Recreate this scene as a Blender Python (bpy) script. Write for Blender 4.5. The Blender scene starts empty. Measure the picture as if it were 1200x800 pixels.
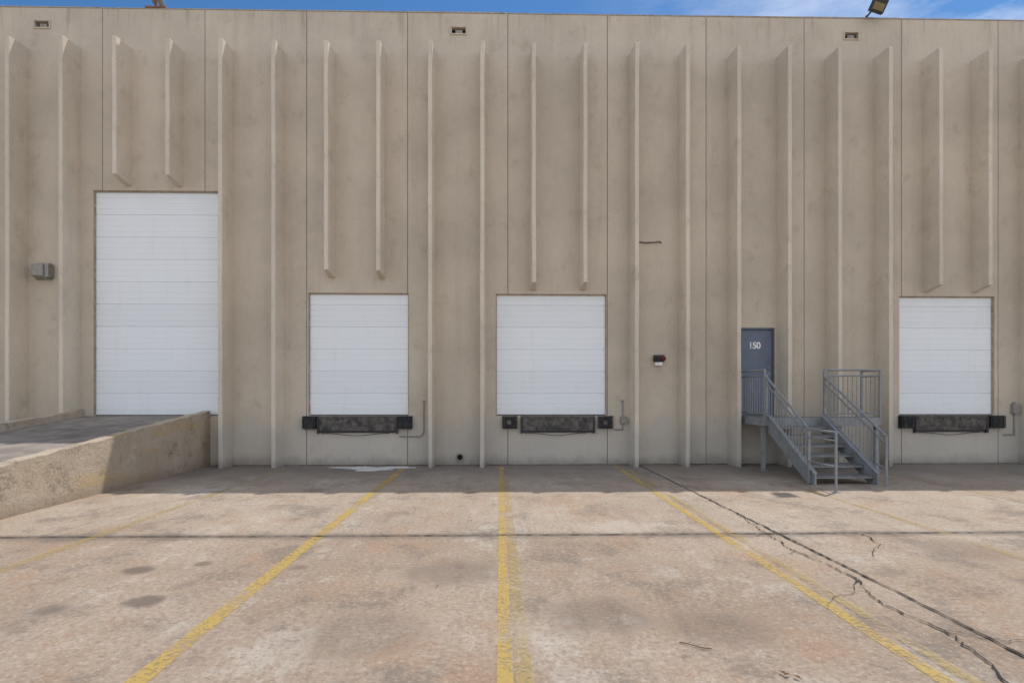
import bpy, bmesh, math, random
from mathutils import Vector, Matrix
random.seed(7)
scene = bpy.context.scene
D = 13.9
CAMZ = 1.8
# ---------------------------------------------------------------- node utils
def new_mat(name):
    m = bpy.data.materials.new(name); m.use_nodes = True
    nt = m.node_tree; nt.nodes.clear()
    out = nt.nodes.new('ShaderNodeOutputMaterial')
    bs = nt.nodes.new('ShaderNodeBsdfPrincipled')
    nt.links.new(bs.outputs[0], out.inputs[0])
    return m, nt, bs, out
class N:
    def __init__(s, nt):
        s.nt = nt
        s.pos = nt.nodes.new('ShaderNodeNewGeometry').outputs['Position']
    def lk(s, a, b): s.nt.links.new(a, b)
    def put(s, sock, v):
        if isinstance(v, bpy.types.NodeSocket): s.lk(v, sock)
        else: sock.default_value = v
    def scale(s, vec=(1,1,1), loc=(0,0,0), rot=(0,0,0)):
        n = s.nt.nodes.new('ShaderNodeMapping'); s.lk(s.pos, n.inputs[0])
        n.inputs['Scale'].default_value = vec; n.inputs['Location'].default_value = loc
        n.inputs['Rotation'].default_value = rot
        return n.outputs[0]
    def noise(s, scale, detail=3, rough=.55, vec=None, dist=0):
        n = s.nt.nodes.new('ShaderNodeTexNoise')
        s.lk(vec if vec is not None else s.pos, n.inputs['Vector'])
        n.inputs['Scale'].default_value = scale; n.inputs['Detail'].default_value = detail
        n.inputs['Roughness'].default_value = rough; n.inputs['Distortion'].default_value = dist
        return n.outputs[0]
    def math(s, op, a, b=0.0, clamp=False):
        n = s.nt.nodes.new('ShaderNodeMath'); n.operation = op; n.use_clamp = clamp
        s.put(n.inputs[0], a); s.put(n.inputs[1], b); return n.outputs[0]
    def ramp(s, f, lo, hi, a=0.0, b=1.0):
        n = s.nt.nodes.new('ShaderNodeMapRange'); n.interpolation_type = 'SMOOTHSTEP'
        s.put(n.inputs[0], f)
        n.inputs[1].default_value = lo; n.inputs[2].default_value = hi
        n.inputs[3].default_value = a; n.inputs[4].default_value = b
        return n.outputs[0]
    def mix(s, f, a, b, mode='MIX'):
        n = s.nt.nodes.new('ShaderNodeMix'); n.data_type = 'RGBA'; n.blend_type = mode
        s.put(n.inputs[0], f)
        for i, v in ((6, a), (7, b)):
            if isinstance(v, tuple) and len(v) == 3: v = (*v, 1)
            s.put(n.inputs[i], v)
        return n.outputs[2]
    def xyz(s):
        n = s.nt.nodes.new('ShaderNodeSeparateXYZ'); s.lk(s.pos, n.inputs[0]); return n.outputs
    def white(s, v):
        n = s.nt.nodes.new('ShaderNodeTexWhiteNoise'); n.noise_dimensions = '1D'
        s.lk(v, n.inputs['W']); return n.outputs[0]
    def bump(s, bs, h, strength=.3, dist=.01):
        n = s.nt.nodes.new('ShaderNodeBump'); n.inputs['Strength'].default_value = strength
        n.inputs['Distance'].default_value = dist
        s.lk(h, n.inputs['Height']); s.lk(n.outputs[0], bs.inputs['Normal'])

def simple_mat(name, col, rough=.6, metal=0, var=.15, nscale=12, bump=0.0, dirt=None, dirt_amt=.4):
    m, nt, bs, out = new_mat(name); n = N(nt)
    f = n.noise(nscale, 2)
    c = n.mix(n.ramp(f, .3, .7), tuple(x*(1-var) for x in col), tuple(min(1, x*(1+var)) for x in col))
    if dirt:
        f2 = n.ramp(n.noise(nscale*.45, 3, .65), .48, .68, 0, dirt_amt)
        c = n.mix(f2, c, dirt)
    n.lk(c, bs.inputs['Base Color'])
    bs.inputs['Roughness'].default_value = rough; bs.inputs['Metallic'].default_value = metal
    if bump: n.bump(bs, n.noise(nscale*6, 2), bump, .004)
    return m

# ---------------------------------------------------------------- materials
def wall_material(name, base):
    m, nt, bs, out = new_mat(name); n = N(nt)
    x, y, z = n.xyz()
    pid = n.math('FLOOR', n.math('DIVIDE', n.math('SUBTRACT', x, .19), 2.44))
    pv = n.white(pid)
    c = n.mix(n.ramp(n.noise(.5, 4, .6), .3, .7), tuple(v*.88 for v in base), tuple(v*1.06 for v in base))
    c = n.mix(n.ramp(pv, 0, 1, 0, .18), c, tuple(v*.78 for v in base))
    st = n.noise(1.0, 3, .6, n.scale((2.6, 2.6, .16)))
    c = n.mix(n.ramp(st, .5, .75, 0, .2), c, (base[0]*.62, base[1]*.58, base[2]*.52))
    topmask = n.ramp(z, 9.9, 11.0)
    st2 = n.noise(1.0, 3, .6, n.scale((6, 6, .5), (4, 0, 2)))
    c = n.mix(n.math('MULTIPLY', n.ramp(st2, .5, .74, 0, .35), topmask), c, (.2, .175, .145))
    bl = n.noise(2.0, 5, .72, n.scale((1, 1, .8), (7, 3, 1)))
    c = n.mix(n.ramp(bl, .52, .74, 0, .42), c, (base[0]*.58, base[1]*.54, base[2]*.48))
    c = n.mix(n.ramp(bl, .44, .30, 0, .28), c, (base[0]*1.15, base[1]*1.15, base[2]*1.15))
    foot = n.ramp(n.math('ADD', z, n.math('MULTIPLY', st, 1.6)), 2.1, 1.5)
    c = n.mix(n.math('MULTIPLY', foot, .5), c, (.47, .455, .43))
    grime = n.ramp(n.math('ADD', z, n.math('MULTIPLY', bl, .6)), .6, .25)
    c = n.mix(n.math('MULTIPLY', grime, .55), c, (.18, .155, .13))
    fine = n.noise(26, 4, .8)
    c = n.mix(n.ramp(fine, .5, .72, 0, .36), c, (.3, .26, .205))
    n.lk(c, bs.inputs['Base Color']); bs.inputs['Roughness'].default_value = .9
    n.bump(bs, n.noise(16, 5, .75), .65, .02)
    return m
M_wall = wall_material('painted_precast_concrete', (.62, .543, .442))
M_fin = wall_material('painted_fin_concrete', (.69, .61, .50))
M_joint = simple_mat('joint_sealant', (.20, .17, .14), .9)
M_coping = simple_mat('coping', (.40, .35, .29), .8, dirt=(.14, .12, .10))
M_roof = simple_mat('roof_membrane', (.4, .4, .39), .9)

def door_mat():
    m, nt, bs, out = new_mat('white_steel_door'); n = N(nt)
    x, y, z = n.xyz()
    sec = n.white(n.math('FLOOR', n.math('DIVIDE', n.math('SUBTRACT', z, 1.2), .54)))
    c = n.mix(n.ramp(sec, 0, 1), (.82, .85, .88), (.86, .89, .92))
    c = n.mix(n.ramp(n.noise(1.0, 3, .65, n.scale((6, 6, .7))), .55, .75, 0, .12), c, (.6, .58, .54))
    low = n.ramp(n.math('ADD', z, n.math('MULTIPLY', n.noise(5, 3), .35)), 1.65, 1.3, 0, .25)
    c = n.mix(low, c, (.6, .58, .55))
    n.lk(c, bs.inputs['Base Color']); bs.inputs['Roughness'].default_value = .45
    return m
M_door = door_mat()
M_trim = simple_mat('door_track_trim', (.40, .32, .23), .7, dirt=(.2, .13, .07))
M_bluedoor = simple_mat('blue_grey_door_paint', (.135, .165, .225), .5, var=.06, nscale=5)
M_dframe = simple_mat('door_frame_paint', (.10, .12, .16), .5)
M_white = simple_mat('white_paint', (.8, .8, .8), .5)
M_rail = simple_mat('grey_painted_steel', (.25, .265, .28), .45, var=.1, nscale=8, dirt=(.18, .15, .12), dirt_amt=.35)
M_tread = simple_mat('worn_steel_tread', (.15, .15, .15), .55, dirt=(.2, .16, .12), dirt_amt=.5)
M_rubber = simple_mat('black_rubber', (.022, .021, .022), .8, nscale=25, dirt=(.1, .09, .08), dirt_amt=.5)
M_rust = simple_mat('weathered_dock_steel', (.105, .092, .083), .7, var=.4, nscale=9, dirt=(.032, .030, .029), dirt_amt=.85)
M_steel = simple_mat('dull_galvanised', (.3, .3, .3), .5, .3, nscale=10, dirt=(.18, .13, .1))
M_dark = simple_mat('dark_metal', (.03, .03, .032), .5)
M_box = simple_mat('tan_grey_box', (.30, .28, .25), .6)
M_hole = simple_mat('dark_void', (.01, .01, .01), .9)
M_red = simple_mat('red_plastic', (.14, .02, .018), .5)
M_lens = simple_mat('amber_glass', (.22, .17, .08), .2)
M_rustred = simple_mat('primer_red', (.3, .13, .07), .7)

def ground_mat():
    m, nt, bs, out = new_mat('weathered_concrete_paving'); n = N(nt)
    x, y, z = n.xyz()
    sx = n.math('GREATER_THAN', x, 3.5); sy = n.math('GREATER_THAN', y, -6.8)
    c = n.mix(n.ramp(n.noise(.35, 4, .6), .3, .7), (.325, .238, .168), (.42, .33, .25))
    c = n.mix(n.math('MULTIPLY', sx, .25), c, (.37, .285, .205))
    c = n.mix(n.math('MULTIPLY', sy, .32), c, (.48, .41, .33))
    A = n.noise(.8, 8, .78, n.scale((1, .7, 1), (3, 9, 0)))
    c = n.mix(n.ramp(A, .5, .62, 0, .6), c, (.375, .235, .145))
    c = n.mix(n.ramp(A, .47, .37, 0, .55), c, (.50, .445, .38))
    Bn = n.noise(1.1, 8, .80, n.scale((1, .8, 1), (13, 2, 0)))
    c = n.mix(n.ramp(Bn, .50, .62, 0, .66), c, (.185, .15, .12))
    c = n.mix(n.ramp(Bn, .45, .34, 0, .55), c, (.56, .49, .41))
    dr = n.noise(1, 6, .75, n.scale((6, .4, 1)))
    c = n.mix(n.ramp(dr, .5, .72, 0, .42), c, (.21, .165, .13))
    sp = n.noise(22, 5, .85)
    c = n.mix(n.ramp(sp, .50, .63, 0, .6), c, (.17, .13, .10))
    c = n.mix(n.ramp(sp, .46, .37, 0, .45), c, (.62, .55, .47))
    # individual oil and tyre stains, at their places on the slab
    warp = n.math('MULTIPLY', n.math('SUBTRACT', Bn, .5), 1.9)
    warp2 = n.math('MULTIPLY', n.math('SUBTRACT', sp, .5), .9)
    ww = n.math('ADD', warp, warp2)
    for px, py, r, amt in ((-3.65,-8.1,.12,.7), (-3.05,-8.97,.15,.75), (-3.7,-9.15,.15,.6), (-2.05,-8.05,.09,.45), (-3.1,-7.9,.08,.6),
                           (-.45,-8.2,.42,.42), (.75,-9.3,.36,.38), (1.7,-9.6,.34,.32), (-1.0,-9.6,.42,.3), (5.2,-7.6,.45,.3)):
        dx = n.math('SUBTRACT', x, px); dy = n.math('MULTIPLY', n.math('SUBTRACT', y, py), 1.15)
        dd = n.math('SQRT', n.math('ADD', n.math('MULTIPLY', dx, dx), n.math('MULTIPLY', dy, dy)))
        dd = n.math('ADD', dd, n.math('MULTIPLY', ww, min(1, r*2.4)))
        c = n.mix(n.ramp(dd, r*1.35, r*.55, 0, amt), c, (.115, .085, .066))
    for px, py, r, amt in ((-5.3,-3.6,.5,.35), (-5.6,-10.2,.4,.4), (1.6,-6.4,.35,.2)):
        dx = n.math('SUBTRACT', x, px); dy = n.math('SUBTRACT', y, py)
        dd = n.math('SQRT', n.math('ADD', n.math('MULTIPLY', dx, dx), n.math('MULTIPLY', dy, dy)))
        dd = n.math('ADD', dd, ww)
        c = n.mix(n.ramp(dd, r*1.3, r*.5, 0, amt), c, (.60, .56, .50))
    wf = n.ramp(n.math('ADD', y, n.math('MULTIPLY', A, 2.4)), -2.4, .6, 0, .78)  # dirt along the wall foot, darkened further to deepen the shadow there
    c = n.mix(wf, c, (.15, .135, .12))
    jy = n.math('ABSOLUTE', n.math('ADD', y, 6.8))
    jd = n.ramp(n.math('SUBTRACT', jy, n.math('MULTIPLY', Bn, .30)), .06, -.1, 0, .55)
    c = n.mix(jd, c, (.16, .13, .105))
    n.lk(c, bs.inputs['Base Color']); bs.inputs['Roughness'].default_value = .88
    n.bump(bs, n.noise(18, 6, .85), .7, .018)
    return m
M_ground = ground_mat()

def ramp_mat():
    m, nt, bs, out = new_mat('ramp_concrete'); n = N(nt)
    x, y, z = n.xyz()
    c = n.mix(n.ramp(n.noise(.8, 4, .65), .3, .7), (.46, .37, .27), (.58, .49, .385))
    a = n.noise(2.5, 7, .82)
    c = n.mix(n.ramp(a, .52, .64, 0, .7), c, (.23, .18, .135))
    c = n.mix(n.ramp(a, .45, .33, 0, .6), c, (.70, .65, .56))
    c = n.mix(n.ramp(n.noise(1.2, 3, .6, n.scale((1, .4, 3))), .56, .70, 0, .45), c, (.58, .39, .16))
    c = n.mix(n.ramp(n.noise(24, 4, .85), .5, .65, 0, .5), c, (.2, .155, .12))
    g = n.ramp(n.math('ADD', z, n.math('MULTIPLY', a, .4)), .5, .12, 0, .6)
    c = n.mix(g, c, (.22, .155, .105))
    n.lk(c, bs.inputs['Base Color']); bs.inputs['Roughness'].default_value = .9
    n.bump(bs, n.noise(9, 6, .8), .8, .045)
    return m
M_ramp = ramp_mat()
M_deck = simple_mat('ramp_deck_concrete', (.25, .215, .185), .9, var=.2, nscale=3, bump=.5, dirt=(.13, .11, .095), dirt_amt=.65)

def paint_mat(name, col, lo, hi, strength=1.0):
    m, nt, bs, out = new_mat(name); n = N(nt)
    w = n.noise(20, 5, .85); Ln = n.noise(1.3, 4, .7)
    c = n.mix(n.ramp(Ln, .35, .65), col, tuple(v*.8 for v in col))
    c = n.mix(n.ramp(w, .5, .65, 0, .4), c, (.3, .22, .13))
    n.lk(c, bs.inputs['Base Color']); bs.inputs['Roughness'].default_value = .8
    f = n.math('ADD', n.math('MULTIPLY', w, .6), n.math('MULTIPLY', Ln, .4))
    a = n.ramp(f, lo, hi, .05, strength)
    tr = nt.nodes.new('ShaderNodeBsdfTransparent'); mx = nt.nodes.new('ShaderNodeMixShader')
    n.lk(a, mx.inputs[0]); n.lk(tr.outputs[0], mx.inputs[1]); n.lk(bs.outputs[0], mx.inputs[2])
    n.lk(mx.outputs[0], out.inputs[0])
    return m
M_yel = paint_mat('worn_yellow_paint', (.62, .43, .12), .42, .54, .86)
M_yel_old = paint_mat('faded_yellow_paint', (.58, .43, .17), .43, .60, .72)
M_spill = paint_mat('white_paint_spill', (.8, .8, .78), .38, .52, .95)
M_crack = simple_mat('crack_dirt', (.038, .031, .026), .95)
M_leaf = simple_mat('dry_leaf', (.12, .055, .025), .8)

# ---------------------------------------------------------------- mesh utils
class B:
    def __init__(s): s.bm = bmesh.new()
    def quad(s, pts, mi=0):
        f = s.bm.faces.new([s.bm.verts.new(p) for p in pts]); f.material_index = mi; return f
    def box(s, x0, x1, y0, y1, z0, z1, mi=0):
        v = [s.bm.verts.new(p) for p in ((x0,y0,z0),(x1,y0,z0),(x1,y1,z0),(x0,y1,z0),(x0,y0,z1),(x1,y0,z1),(x1,y1,z1),(x0,y1,z1))]
        for idx in ((0,3,2,1),(4,5,6,7),(0,1,5,4),(1,2,6,5),(2,3,7,6),(3,0,4,7)):
            f = s.bm.faces.new([v[i] for i in idx]); f.material_index = mi
        return v
    def tube(s, p, q, r, mi=0, seg=10, r2=None):
        p = Vector(p); q = Vector(q); d = q-p; L = d.length
        M = Matrix.Translation((p+q)/2) @ d.to_track_quat('Z', 'Y').to_matrix().to_4x4()
        g = bmesh.ops.create_cone(s.bm, cap_ends=True, segments=seg, radius1=r, radius2=r if r2 is None else r2, depth=L, matrix=M)
        for v in g['verts']:
            for f in v.link_faces: f.material_index = mi
    def path(s, pts, r, mi=0, seg=10):
        for a, b in zip(pts, pts[1:]): s.tube(a, b, r, mi, seg)
        for a in pts[1:-1]:
            g = bmesh.ops.create_uvsphere(s.bm, u_segments=10, v_segments=6, radius=r*1.01, matrix=Matrix.Translation(a))
            for v in g['verts']:
                for f in v.link_faces: f.material_index = mi
    def prism_x(s, poly, x0, x1, mi=0):
        a = [s.bm.verts.new((x0, y, z)) for y, z in poly]; b = [s.bm.verts.new((x1, y, z)) for y, z in poly]
        fs = [s.bm.faces.new(a), s.bm.faces.new(b[::-1])]
        for i in range(len(poly)):
            j = (i+1) % len(poly); fs.append(s.bm.faces.new((a[i], b[i], b[j], a[j])))
        for f in fs: f.material_index = mi
    def obj(s, name, mats, parent=None, bevel=0, smooth=False, recalc=True):
        if recalc: bmesh.ops.recalc_face_normals(s.bm, faces=s.bm.faces)
        me = bpy.data.meshes.new(name); s.bm.to_mesh(me); s.bm.free()
        for m in mats: me.materials.append(m)
        o = bpy.data.objects.new(name, me); scene.collection.objects.link(o)
        if parent: o.parent = parent
        if bevel:
            b = o.modifiers.new('bevel', 'BEVEL'); b.width = bevel; b.segments = 2; b.limit_method = 'ANGLE'
        return o
def empty(name):
    e = bpy.data.objects.new(name, None); e.empty_display_size = .3; scene.collection.objects.link(e); return e

# ---------------------------------------------------------------- building
bld = empty('warehouse_building')
WTOP = 11.0; XL, XR = -33.97, 34.35
doors = [(-9.79, -6.79, 1.2, 6.63), (-4.65, -2.22, 1.2, 4.18), (-.105, 2.61, 1.2, 4.17), (9.89, 12.30, 1.2, 4.15)]
pdoor = (5.905, 6.77, 1.2, 3.36)
vents = [(-11.0, 10.60), (-1.01, 10.58), (8.69, 10.58)]
vent_open = [(x-.17, x+.17, z-.075, z+.075) for x, z in vents]
openings = doors + [pdoor] + vent_open
joints = [.19+2.44*j for j in range(-14, 15)]
JH = .008
xc = {XL, XR}; zc = {0, WTOP}
for j in joints:
    if XL < j-.02 and j+.02 < XR: xc |= {j-JH, j+JH}
for a, b, c, d in openings: xc |= {a, b}; zc |= {c, d}
xc = sorted(xc); zc = sorted(zc)
def depth(x, z):
    for a, b, c, d in openings:
        if a < x < b and c < z < d: return None
    for j in joints:
        if abs(x-j) < JH: return .02
    return 0.0
w = B()
nx, nz = len(xc)-1, len(zc)-1
G = [[depth((xc[i]+xc[i+1])/2, (zc[k]+zc[k+1])/2) for k in range(nz)] for i in range(nx)]
for i in range(nx):
    for k in range(nz):
        d = G[i][k]; x0, x1, z0, z1 = xc[i], xc[i+1], zc[k], zc[k+1]
        dd = .22 if d is None else d
        if d is not None: w.quad([(x0,d,z0),(x1,d,z0),(x1,d,z1),(x0,d,z1)], 1 if d > 0 else 0)
        if i+1 < nx:
            e = G[i+1][k]; ee = .22 if e is None else e
            if e != d: w.quad([(x1,dd,z0),(x1,ee,z0),(x1,ee,z1),(x1,dd,z1)])
        if k+1 < nz:
            e = G[i][k+1]; ee = .22 if e is None else e
            if e != d: w.quad([(x0,dd,z1),(x1,dd,z1),(x1,ee,z1),(x0,ee,z1)])
YB = 30
w.quad([(XL,0,0),(XL,0,WTOP),(XL,YB,WTOP),(XL,YB,0)]); w.quad([(XR,0,0),(XR,0,WTOP),(XR,YB,WTOP),(XR,YB,0)])
w.quad([(XL,YB,0),(XR,YB,0),(XR,YB,WTOP),(XL,YB,WTOP)])
w.quad([(XL,0,WTOP),(XR,0,WTOP),(XR,.25,WTOP),(XL,.25,WTOP)])
w.quad([(XL,.25,WTOP),(XR,.25,WTOP),(XR,.25,10.4),(XL,.25,10.4)])
w.obj('walls', [M_wall, M_joint], bld, recalc=False)
r = B(); r.quad([(XL,.25,10.4),(XR,.25,10.4),(XR,YB,10.4),(XL,YB,10.4)]); r.obj('roof', [M_roof], bld)
cp = B()
for a, b in zip(joints, joints[1:]):
    h = random.uniform(-.006, .010)
    cp.box(a+.008, b-.008, -.012, .27, WTOP+.002, WTOP+.03+h)
cp.obj('parapet_coping', [M_coping], bld, bevel=.008)

# fins
fb = B(); FD = .5; ZT = 10.02
shorts = {-7: 6.74, -6: 6.72, -3: 4.54, -2: 4.52, 1: 4.26, 2: 4.27, 9: 4.24, 10: 4.24}
for k in range(-27, 29):
    X = -.42+1.22*k
    if not (XL+.2 < X < XR-.2): continue
    zb = shorts.get(k, -.02)
    zt = ZT+random.uniform(-.03, .03)
    hb, hf = .085, .048
    dz = .10 if zb > 0 else 0
    zs = [zb] + [zb+(zt-zb)*t for t in (.15, .3, .45, .6, .75, .9)] + [zt]
    rings = []
    fd = FD+random.uniform(-.015, .015)
    for q, zz in enumerate(zs):
        jx = random.uniform(-.006, .006)
        zf = zz + (dz if q == 0 else 0)
        rings.append([fb.bm.verts.new(p) for p in ((X-hb, -.0005, zz), (X-hf+jx, -fd, zf), (X+hf+jx, -fd, zf), (X+hb, -.0005, zz))])
    for A, C in zip(rings, rings[1:]):
        for i in range(3): fb.bm.faces.new((A[i], A[i+1], C[i+1], C[i]))
    fb.bm.faces.new(rings[0][::-1]); fb.bm.faces.new(rings[-1])
fb.obj('wall_fins', [M_fin], bld, bevel=.012)

# sectional doors
def sectional(name, x0, x1, z0, z1):
    b = B(); pts = []; z = z0; i = 0; yF = .07
    pts.append((yF, z0))
    while z+.135 < z1-.02:
        z += .135; i += 1
        big = (i % 4 == 0)
        wd, dp = (.012, .020) if big else (.008, .006)
        pts += [(yF, z-wd), (yF+dp, z-wd*.4), (yF+dp, z+wd*.4), (yF, z+wd)]
    pts.append((yF, z1))
    for (ya, za), (yb, zb) in zip(pts, pts[1:]):
        b.quad([(x0, ya, za), (x1, ya, za), (x1, yb, zb), (x0, yb, zb)])
    b.obj(name, [M_door], bld)
    t = B()
    t.box(x0+.001, x0+.024, .03, .068, z0+.002, z1-.03); t.box(x1-.024, x1-.001, .03, .068, z0+.002, z1-.03)
    t.box(x0+.001, x1-.001, .03, .068, z1-.026, z1-.001)
    t.obj(name+'_trim', [M_trim], bld)
    s = B(); s.box(x0+.03, x1-.03, .045, .069, z0+.002, z0+.025); s.obj(name+'_bottom_seal', [M_rubber], bld)
for nm, d in zip(('drive_in_door', 'dock_door', 'dock_door_b', 'dock_door_c'), doors): sectional(nm, *d)

# personnel door
x0, x1, z0, z1 = pdoor
b = B()
b.box(x0+.002, x0+.05, -.012, .1, z0+.01, z1-.052); b.box(x1-.05, x1-.002, -.012, .1, z0+.01, z1-.052); b.box(x0+.002, x1-.002, -.012, .1, z1-.05, z1-.002)
b.obj('entry_door_frame', [M_dframe], bld, bevel=.004)
b = B(); b.box(x0+.053, x1-.053, .03, .08, z0+.012, z1-.054)
b.obj('entry_door_leaf', [M_bluedoor], bld, bevel=.003)
b = B(); b.tube((x1-.13, .03, z0+1.0), (x1-.13, -.03, z0+1.0), .012); b.tube((x1-.13, -.03, z0+1.0), (x1-.25, -.03, z0+1.0), .011)
b.box(x1-.16, x1-.10, .024, .029, z0+.93, z0+1.08); b.tube((x1-.13, .03, z0+1.18), (x1-.13, .005, z0+1.18), .028)
for zz in (.25, 1.05, 1.85): b.tube((x0+.055, .02, z0+zz-.05), (x0+.055, .02, z0+zz+.05), .012)
b.obj('entry_door_hardware', [M_steel], bld, smooth=False)
cu = bpy.data.curves.new('door_number', 'FONT'); cu.body = '150'; cu.size = .22; cu.extrude = .002; cu.align_x = 'CENTER'; cu.offset = .007; cu.space_character = .9
to = bpy.data.objects.new('door_number', cu); scene.collection.objects.link(to); to.parent = bld
to.location = (x0+.38, .026, 2.85); to.rotation_euler = (math.radians(90), 0, 0); cu.materials.append(M_white)

# vents
for i, (vx, vz) in enumerate(vents):
    b = B(); W, H = .17, .075
    b.box(vx-W-.03, vx+W+.03, -.02, .05, vz+H+.001, vz+H+.03, 0); b.box(vx-W-.03, vx+W+.03, -.02, .05, vz-H-.03, vz-H-.001, 0)
    b.box(vx-W-.03, vx-W-.001, -.02, .05, vz-H, vz+H, 0); b.box(vx+W+.001, vx+W+.03, -.02, .05, vz-H, vz+H, 0)
    b.box(vx-W+.002, vx+W-.002, .12, .16, vz-H+.002, vz+H-.002, 1)
    b.box(vx-.08, vx+.09, .03, .07, vz-H+.002, vz+H-.04, 2)
    b.obj('vent', [M_wall, M_hole, M_box], bld)

# ---------------------------------------------------------------- dock equipment
def leveler(x0, x1):
    e = empty('dock_leveler')
    zt = 1.195; zb = .79
    b = B()
    b.box(x0, x1, -.05, -.004, zt-.035, zt, 0)
    b.tube((x0+.02, -.062, zt-.055), (x1-.02, -.062, zt-.055), .018, 0)
    b.prism_x([(-.085, zt-.07), (-.062, zt-.07), (-.045, zb+.05), (-.07, zb+.05)], x0+.05, x1-.05, 1)
    b.box(x0+.05, x1-.05, -.04, -.003, zb, zb+.04, 2)
    n = 8
    for k in range(n+1):
        xx = x0+.05+(x1-x0-.1)*k/n
        b.box(xx-.008, xx+.008, -.10, -.072, zt-.12, zt-.05, 0)
    for xx in (x0+.0, x1-.045): b.box(xx, xx+.045, -.09, -.003, zb-.02, zt-.04, 2)
    b.obj('leveler_frame_and_lip', [M_rust, M_rust, M_dark], e, bevel=.003)
    c = B(); pts = []
    for k in range(15):
        t = k/14; pts.append(Vector((x0+.1+(x1-x0-.3)*t, -.05, zb-.015-.04*math.sin(math.pi*t)+.015*math.sin(9*t))))
    c.path(pts, .007, 0, 6); c.obj('hydraulic_hose', [M_rubber], e)
def bumper(x0, x1, style):
    e = empty('dock_bumper')
    zt, zb = 1.19, .89
    b = B()
    b.box(x0, x1, -.02, -.003, zb-.01, zt+.005, 1)
    if style:
        n = 9
        for k in range(n):
            a = x0+.035+(x1-x0-.07)*k/n
            b.box(a+.002, a+(x1-x0-.07)/n-.002, -.125+random.uniform(-.006, .004), -.02, zb+.02, zt-.02+random.uniform(-.01, .005), 0)
        b.box(x0+.004, x0+.032, -.10, -.021, zb, zt, 1); b.box(x1-.032, x1-.004, -.10, -.021, zb, zt, 1)
        b.box(x0+.12, x1-.16, -.135, -.126, zb+.10, zb+.2, 1)
    else:
        for k in range(7):
            z = zb+(zt-zb)*k/7
            b.box(x0+.01+random.uniform(0, .008), x1-.01-random.uniform(0, .008), -.12+random.uniform(-.004, .004), -.02, z+.003, z+(zt-zb)/7-.003, 0)
        b.tube((x0+.08, -.128, zb-.01), (x0+.08, -.128, zt+.01), .011, 1); b.tube((x1-.08, -.128, zb-.01), (x1-.08, -.128, zt+.01), .011, 1)
    for xx in (x0+.06, x1-.06):
        for zz in (zb+.07, zt-.07): b.tube((xx, -.10, zz), (xx, -.138, zz), .014, 1)
    b.obj('rubber_blocks', [M_rubber, M_rust if style else M_dark], e, bevel=.003)
leveler(-4.42, -2.48); bumper(-4.78, -4.43, 0); bumper(-2.47, -2.13, 0)
leveler(.50, 2.32); bumper(.05, .43, 1); bumper(2.39, 2.76, 1)
leveler(10.24, 12.08); bumper(9.86, 10.22, 0); bumper(12.10, 12.5, 0)

def conduit(name, pts, box=None):
    e = empty(name); b = B(); b.path([Vector(p) for p in pts], .014, 0, 8)
    for p in pts[:1]: b.box(p[0]-.03, p[0]+.03, -.045, -.002, p[2]-.03, p[2]+.03, 0)
    if box: b.box(*box, 1)
    b.obj('pipe_and_box', [M_steel, M_box], e, bevel=.003)
conduit('conduit', [(-1.86, -.025, 1.55), (-1.86, -.025, .78), (-1.95, -.025, .70), (-2.45, -.025, .70)])
conduit('conduit', [(3.0, -.025, 1.55), (3.0, -.025, 1.15)], (2.94, 3.09, -.10, -.002, 1.02, 1.18))
conduit('conduit', [(3.0, -.025, 1.02), (3.0, -.025, .86), (2.79, -.025, .86)])
conduit('conduit', [(12.78, -.025, 1.5), (12.78, -.025, .72), (12.5, -.025, .72)], (12.70, 12.86, -.10, -.002, 1.25, 1.48))
e = empty('iron_rod'); b = B()
b.path([Vector(p) for p in ((3.38, -.03, 5.45), (3.55, -.03, 5.43), (3.78, -.035, 5.44), (3.92, -.03, 5.46), (3.95, -.03, 5.42))], .014, 0, 8)
b.obj('rod', [M_rust], e)

e = empty('wall_pack_light'); b = B()
b.box(-11.12, -10.76, -.05, -.002, 4.46, 4.86, 0)
b.prism_x([(-.05, 4.47), (-.24, 4.53), (-.24, 4.80), (-.05, 4.85)], -11.09, -10.80, 0)
b.box(-10.797, -10.70, -.20, -.03, 4.50, 4.82, 1)
b.obj('housing', [M_box, M_steel], e, bevel=.01)
e = empty('security_light'); b = B()
b.box(3.76, 4.02, -.09, -.002, 2.52, 2.68, 0); b.box(3.78, 3.95, -.13, -.002, 2.42, 2.50, 1)
b.tube((3.80, -.12, 2.61), (3.80, -.17, 2.58), .05, 0, 14, .06); b.tube((3.97, -.12, 2.61), (3.97, -.17, 2.58), .05, 2, 14, .06)
b.box(3.86, 3.90, -.05, -.002, 2.50, 2.52, 0)
b.obj('lamp_heads_and_sensor', [M_dark, M_white, M_red], e, bevel=.006)
e = empty('drain_pipe'); b = B()
for k in range(20):
    a0, a1 = 2*math.pi*k/20, 2*math.pi*(k+1)/20
    def P(a, r, y): return (-.98+r*math.cos(a), y, .19+r*math.sin(a))
    b.quad([P(a0, .07, -.03), P(a1, .07, -.03), P(a1, .105, -.03), P(a0, .105, -.03)], 0)
    b.quad([P(a0, .105, -.03), P(a1, .105, -.03), P(a1, .105, 0), P(a0, .105, 0)], 0)
    b.quad([P(a0, .07, -.03), P(a1, .07, -.03), P(a1, .07, -.004), P(a0, .07, -.004)], 0)
b.tube((-.98, -.001, .19), (-.98, -.008, .19), .071, 1, 20)
b.obj('pipe_end', [M_box, M_hole], e)
e = empty('floodlight'); b = B()
X = 9.15
b.tube((X, .12, 11.03), (X, .12, 11.16), .03, 0); b.tube((X, .12, 11.13), (X+.03, -.22, 11.2), .022, 0)
b.box(X-.09, X+.09, .03, .22, 11.045, 11.07, 0)
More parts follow.
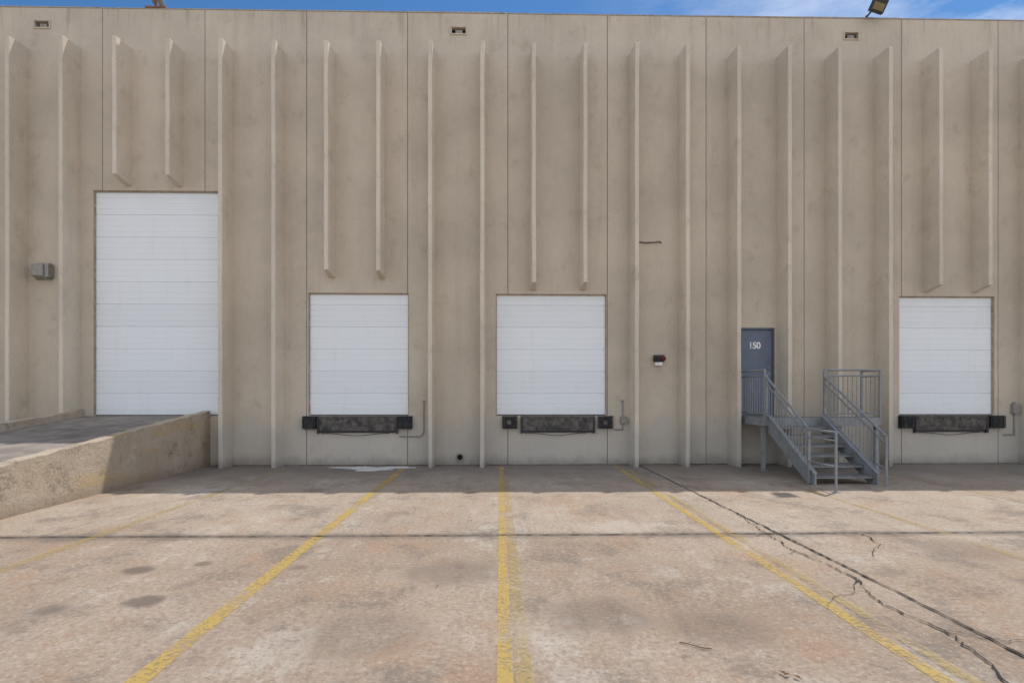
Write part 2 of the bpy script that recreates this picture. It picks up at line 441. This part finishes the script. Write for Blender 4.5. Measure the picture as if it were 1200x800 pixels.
v = b.box(-.17, .17, -.06, .06, -.27, .27, 0); v2 = b.box(-.13, .13, -.072, -.061, -.24, -.08, 1)
Mx = Matrix.Translation((X+.08, -.30, 11.27)) @ Matrix.Rotation(math.radians(18), 4, 'Y') @ Matrix.Rotation(math.radians(20), 4, 'X')
for q in v+v2: q.co = Mx @ q.co
for k in range(6):
    vv = b.box(-.15+.055*k, -.14+.055*k, .06, .10, -.2, .2, 0)
    for q in vv: q.co = Mx @ q.co
b.obj('head_and_arm', [M_dark, M_lens], e, bevel=.006)
e = empty('floodlight'); b = B()
X = -8.35
b.box(X-.22, X+.28, .0, .16, 11.045, 11.085, 1); b.tube((X, .08, 11.08), (X, .08, 11.2), .025, 1); b.tube((X, .08, 11.18), (X+.05, -.15, 11.25), .05, 0, 14, .10)
b.tube((X+.17, .08, 11.08), (X+.20, -.12, 11.2), .045, 0, 14, .085)
b.obj('head_and_arm', [M_box, M_rustred], e, bevel=.004)

# ---------------------------------------------------------------- staircase
st = empty('metal_staircase')
SX0, SX1 = 6.0, 7.25; LX1 = 8.55; YF = -1.25; YE = -3.05
b = B()
b.box(5.88, LX1, YF, -.58, 1.165, 1.195, 1); b.box(5.90, 6.80, -.578, -.01, 1.165, 1.195, 1)
b.box(5.86, LX1+.02, YF-.05, YF-.003, 1.02, 1.2, 0)
b.box(5.84, 5.877, YF, -.02, 1.02, 1.2, 0); b.box(LX1+.003, LX1+.04, YF, -.56, 1.02, 1.2, 0)
b.box(5.9, LX1, -.60, -.585, 1.02, 1.16, 0)
for xx in (5.93, LX1-.03): b.box(xx-.04, xx+.04, YF+.02, YF+.10, 0, 1.164, 0); b.box(xx-.08, xx+.08, YF-.02, YF+.14, .0, .015, 0)
b.obj('landing', [M_rail, M_tread], st, bevel=.004)
b = B()
for i in range(1, 7):
    z = 1.2-i*.1714; ya = YF-(i-1)*.30-.01; yb = YF-i*.30-.02
    b.box(SX0+.045, SX1-.045, yb, ya, z-.03, z, 1)
    b.box(SX0+.045, SX1-.045, yb-.004, yb+.02, z-.055, z-.031, 0)
    for xx in (SX0+.04, SX1-.075): b.box(xx+.001, xx+.034, yb+.03, ya-.02, z-.062, z-.0305, 0)
for sx in (SX0, SX1-.04):
    b.prism_x([(YF-.052, 1.24), (YE-.12, .22), (YE-.12, 0), (YE+.14, 0), (YF-.052, .86)], sx, sx+.04, 0)
    b.prism_x([(YF-.052, 1.255), (YE-.12, .235), (YE-.12, .221), (YF-.052, 1.241)], sx-.02, sx+.06, 0)
b.obj('treads_and_stringers', [M_rail, M_tread], st, bevel=.003)
b = B(); R = .024
def guard(p, q, n, zb=1.22, zt=2.27, bal=True, posts=(1, 1)):
    p = Vector(p); q = Vector(q)
    for a, on in zip((p, q), posts):
        if on: b.box(a.x-.022, a.x+.022, a.y-.022, a.y+.022, zb-.15, zt, 0)
    b.tube((p.x, p.y, zt), (q.x, q.y, zt), R); b.tube((p.x, p.y, zt-.13), (q.x, q.y, zt-.13), .018)
    b.tube((p.x, p.y, zb+.07), (q.x, q.y, zb+.07), .015)
    if bal:
        for k in range(1, n):
            t = p.lerp(q, k/n); b.tube((t.x, t.y, zb+.07), (t.x, t.y, zt-.13), .0095, seg=6)
guard((5.93, -.04, 0), (5.93, YF-.02, 0), 10)
guard((SX1+.04, YF-.02, 0), (LX1, YF-.02, 0), 12)
guard((LX1, YF-.024, 0), (LX1, -.62, 0), 4, posts=(0, 1), zt=2.268)
def stair_rail(x, yend, ext):
    def nz(y): return 1.2+(y-YF)*.5714
    y0 = YF-.03; y1 = YE+.02
    b.box(x-.024, x+.024, y0-.024, y0+.024, 1.06, nz(y0)+.98, 0)
    b.box(x-.024, x+.024, y1-.024, y1+.024, 0.02, nz(y1)+.86, 0)
    T = lambda y, o: Vector((x, y, nz(y)+o))
    for o, r in ((.93, R), (.78, .018)):
        zc = nz(y1)+o-.05
        b.path([T(y0, o), T(y1, o-.05), Vector((x, yend, zc))] if ext else [T(y0, o), T(yend, o)], r)
    b.tube(T(y0, .12), T(y1, .12), .015)
    n = 14
    for k in range(1, n):
        y = y0+(y1-y0)*k/n; b.tube(T(y, .12), T(y, .78), .0095, seg=6)
    zend = nz(y1)+.88 if ext else nz(yend)+.93
    b.tube((x, yend, 0), (x, yend, zend), R)
    if ext:
        b.tube((x, y1, .45), (x, yend, .45), .018); b.box(x-.06, x+.06, yend-.06, yend+.06, 0, .012, 0)
    else: b.tube((x, y1, .40), (x, yend, .34), .018)
stair_rail(SX0-.035, -3.92, True)
stair_rail(SX1+.035, -3.32, False)
b.obj('handrails_and_balusters', [M_rail], st)

# ---------------------------------------------------------------- ramp
e = empty('concrete_ramp')
RS = .098; RL = 1.2/RS
XA, XB = -7.0, -10.0
b = B()
def strip_block(x0, x1, off, yend, mi=0, n=24, rough=0):
    rows = []
    for k in range(n+1):
        y = -.003+(yend+.003)*k/n; z = max(.01, 1.2+RS*y)+off+(random.uniform(-rough, rough) if 0 < k < n else 0)
        rows.append([b.bm.verts.new(p) for p in ((x0,y,0),(x0,y,z),(x1,y,z+random.uniform(-rough, rough)),(x1,y,0))])
    for A, C in zip(rows, rows[1:]):
        for i in range(3):
            f = b.bm.faces.new((A[i], C[i], C[i+1], A[i+1])); f.material_index = mi
    for rw in (rows[0], rows[-1]): f = b.bm.faces.new(rw); f.material_index = mi
strip_block(XA-.2, XA, .12, -RL, 0, n=60, rough=.012)
strip_block(XB-.2, XB, .16, -RL, 0, n=60, rough=.012)
strip_block(XB+.001, XA-.201, 0, -RL, 1)
b.obj('ramp_deck_and_curbs', [M_ramp, M_deck], e, bevel=.015)

# ---------------------------------------------------------------- ground
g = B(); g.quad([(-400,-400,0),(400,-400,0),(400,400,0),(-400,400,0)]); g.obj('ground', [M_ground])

def strip(name, pts, wd, mat, z, jit=0, wj=0, seg=.12, taper=False):
    b = B(); P = []
    for (ax, ay), (bx, by) in zip(pts, pts[1:]):
        L = math.hypot(bx-ax, by-ay); n = max(1, int(L/seg))
        for k in range(n):
            t = k/n; P.append((ax+(bx-ax)*t, ay+(by-ay)*t))
    P.append(pts[-1])
    Q = []; ox = oy = 0
    for i, (x, y) in enumerate(P):
        if 0 < i < len(P)-1:
            ox = ox*.6+random.uniform(-jit, jit); oy = oy*.6+random.uniform(-jit, jit)
        else: ox = oy = 0
        Q.append((x+ox, y+oy))
    prev = None
    for i, (x, y) in enumerate(Q):
        a = Q[max(0, i-1)]; c = Q[min(len(Q)-1, i+1)]
        dx, dy = c[0]-a[0], c[1]-a[1]; L = math.hypot(dx, dy) or 1
        nx_, ny_ = -dy/L, dx/L
        h = wd/2*(1+random.uniform(-wj, wj))
        if taper: h *= 1-.8*i/len(Q)
        cur = (b.bm.verts.new((x+nx_*h, y+ny_*h, z)), b.bm.verts.new((x-nx_*h, y-ny_*h, z)))
        if prev: b.bm.faces.new((prev[0], prev[1], cur[1], cur[0]))
        prev = cur
    return b.obj(name, [mat])
YN = -22
for x, mt, wd, ya in ((-5.0, M_yel_old, .13, -.5), (-2.25, M_yel, .14, -.3), (.03, M_yel, .10, -.4), (2.76, M_yel, .11, -.3),
                (5.62, M_yel_old, .12, -3.6), (8.45, M_yel_old, .11, -.5), (-12.5, M_yel_old, .11, -.5), (11.2, M_yel_old, .11, -.5)):
    strip('parking_line', [(x, ya), (x, YN)], wd, mt, .004, 0, .07, .07)
strip('parking_line', [(.12, -2.0), (.165, YN+8)], .11, M_yel_old, .008, 0, .06, .07)
strip('parking_line', [(2.93, -1.0), (2.92, YN)], .10, M_yel_old, .008, 0, .06, .07)
strip('pavement_joint', [(-7.0, -6.78), (-2, -6.81), (3.5, -6.80), (20, -6.78)], .022, M_crack, .012, .007, .65, .06)
strip('pavement_joint', [(3.36, -.1), (3.5, -6.5), (3.55, -9), (3.52, -22)], .022, M_crack, .0125, .007, .6, .06)
strip('pavement_joint', [(-6.9, -.02), (20, -.02)], .03, M_crack, .0115, .004, .5, .1)
strip('pavement_crack', [(3.48, -5.6), (3.36, -6.8), (3.30, -7.6), (3.42, -8.5), (3.22, -9.2), (3.32, -9.8), (3.14, -10.4), (3.25, -12)], .012, M_crack, .013, .020, .8, .04)
strip('pavement_crack', [(4.55, -6.85), (4.45, -7.3), (4.1, -7.7), (4.0, -7.9)], .015, M_crack, .0135, .02, .8, .04, True)
strip('pavement_crack', [(3.42, -8.5), (3.2, -8.9), (2.9, -9.0), (2.7, -9.3)], .009, M_crack, .0138, .02, .7, .04, True)
strip('pavement_crack', [(3.31, -7.6), (3.05, -7.75), (2.9, -7.7)], .007, M_crack, .0138, .015, .7, .04, True)
strip('pavement_crack', [(3.33, -9.7), (3.62, -9.9), (3.95, -9.85), (4.3, -10.1)], .009, M_crack, .0142, .02, .7, .04, True)
strip('pavement_crack', [(3.52, -4.4), (3.8, -4.7), (4.3, -4.75), (4.9, -5.1)], .012, M_crack, .0142, .02, .7, .05, True)
strip('pavement_crack', [(3.4, -6.82), (3.1, -6.95), (2.6, -6.9), (2.2, -7.0)], .010, M_crack, .0142, .015, .7, .05, True)
b = B(); c0 = b.bm.verts.new((-2.95, -.6, .005)); ring = []
for k in range(60):
    a = 2*math.pi*k/60; rr = .62+.22*math.sin(3*a)+.12*math.sin(7*a+1)+random.uniform(-.07, .07)
    ring.append(b.bm.verts.new((-2.95+rr*math.cos(a)*1.3, -.6+rr*.55*math.sin(a), .005)))
for k in range(60): b.bm.faces.new((c0, ring[k], ring[(k+1) % 60]))
b.obj('paint_spill', [M_spill])
b = B()
for k in range(90):
    if k < 3: x, y, s = 1.85+random.uniform(-.06, .06), -10.35+random.uniform(-.04, .04), .022
    else:
        x, y, s = random.uniform(-6.5, 12), random.choice([-random.uniform(.05, .35), -random.uniform(1, 9)]), random.uniform(.008, .02)
    a = random.uniform(0, 6.28); zz = .016
    pts = [(s*1.4, 0, 0), (.3*s, .6*s, .3*s), (-s*1.2, .1*s, .1*s), (-.2*s, -.6*s, .35*s)]
    b.quad([(x+px*math.cos(a)-py*math.sin(a), y+px*math.sin(a)+py*math.cos(a), zz+pz) for px, py, pz in pts])
b.obj('leaf_litter', [M_leaf])
e = empty('twig'); b = B()
b.path([Vector(p) for p in ((1.28, -9.86, .008), (1.33, -9.90, .014), (1.40, -9.95, .010), (1.47, -9.975, .012))], .0035, 0, 6)
b.tube((1.33, -9.90, .014), (1.36, -9.87, .02), .002, 0, 6); b.obj('stem', [M_leaf], e)

# ---------------------------------------------------------------- camera
cam = bpy.data.cameras.new('camera'); co = bpy.data.objects.new('camera', cam); scene.collection.objects.link(co)
cam.sensor_width = 36; cam.lens = 20; cam.shift_y = 58/1200; cam.clip_end = 1500
co.location = (0, -D, CAMZ); co.rotation_euler = (math.radians(90), 0, math.radians(-1.2))
scene.camera = co
# ---------------------------------------------------------------- light
to_sun = Vector((4.2, 3.75, 11)).normalized()
el = math.asin(to_sun.z); az = math.atan2(to_sun.x, to_sun.y)
sl = bpy.data.lights.new('sun', 'SUN'); sl.energy = 3.4; sl.angle = math.radians(.5); sl.color = (1, .95, .88)
so = bpy.data.objects.new('sun', sl); scene.collection.objects.link(so)
so.rotation_euler = to_sun.to_track_quat('Z', 'Y').to_euler(); so.location = (10, 10, 30)
wd = bpy.data.worlds.new('World'); scene.world = wd; wd.use_nodes = True
nt = wd.node_tree; bg = nt.nodes['Background']; L = nt.links.new
sky = nt.nodes.new('ShaderNodeTexSky'); sky.sky_type = 'NISHITA'; sky.sun_disc = False
sky.sun_elevation = el; sky.sun_rotation = az; sky.air_density = 1.0; sky.dust_density = .2; sky.ozone_density = 3
hs = nt.nodes.new('ShaderNodeHueSaturation'); hs.inputs['Saturation'].default_value = 1.25; hs.inputs['Value'].default_value = .95; L(sky.outputs[0], hs.inputs['Color'])
tc = nt.nodes.new('ShaderNodeTexCoord')
def mrange(src, a, b, c, d):
    m = nt.nodes.new('ShaderNodeMapRange'); L(src, m.inputs[0])
    for i, v in enumerate((a, b, c, d)): m.inputs[i+1].default_value = v
    return m.outputs[0]
def mth(op, a, b):
    m = nt.nodes.new('ShaderNodeMath'); m.operation = op
    for i, v in enumerate((a, b)):
        if isinstance(v, (int, float)): m.inputs[i].default_value = v
        else: L(v, m.inputs[i])
    return m.outputs[0]
sx = nt.nodes.new('ShaderNodeSeparateXYZ'); L(tc.outputs['Generated'], sx.inputs[0])
mp = nt.nodes.new('ShaderNodeMapping'); mp.inputs['Scale'].default_value = (1.2, 2.0, 5.5); mp.inputs['Rotation'].default_value = (0, .35, 0)
L(tc.outputs['Generated'], mp.inputs[0])
no = nt.nodes.new('ShaderNodeTexNoise'); no.inputs['Scale'].default_value = 2.2; no.inputs['Detail'].default_value = 7; no.inputs['Roughness'].default_value = .62
L(mp.outputs[0], no.inputs[0])
cir = mth('MULTIPLY', mrange(no.outputs[0], .40, .72, 0, .8), mrange(sx.outputs[0], .1, .6, 0, 1))
n2 = nt.nodes.new('ShaderNodeTexNoise'); n2.inputs['Scale'].default_value = 3.2; n2.inputs['Detail'].default_value = 5
L(tc.outputs['Generated'], n2.inputs[0])
fill_clouds = mth('MULTIPLY', mrange(n2.outputs[0], .40, .52, 0, .95), mrange(sx.outputs[1], .05, -.25, 0, 1))  # unseen clouds behind the camera, added to brighten the shaded wall and doors
fac = mth('MAXIMUM', cir, fill_clouds)
mi = nt.nodes.new('ShaderNodeMix'); mi.data_type = 'RGBA'
L(fac, mi.inputs[0]); L(hs.outputs[0], mi.inputs[6]); mi.inputs[7].default_value = (8.8, 9.0, 9.3, 1)
L(mi.outputs[2], bg.inputs[0]); bg.inputs[1].default_value = .13
scene.view_settings.view_transform = 'Standard'; scene.view_settings.look = 'None'; scene.view_settings.exposure = 0
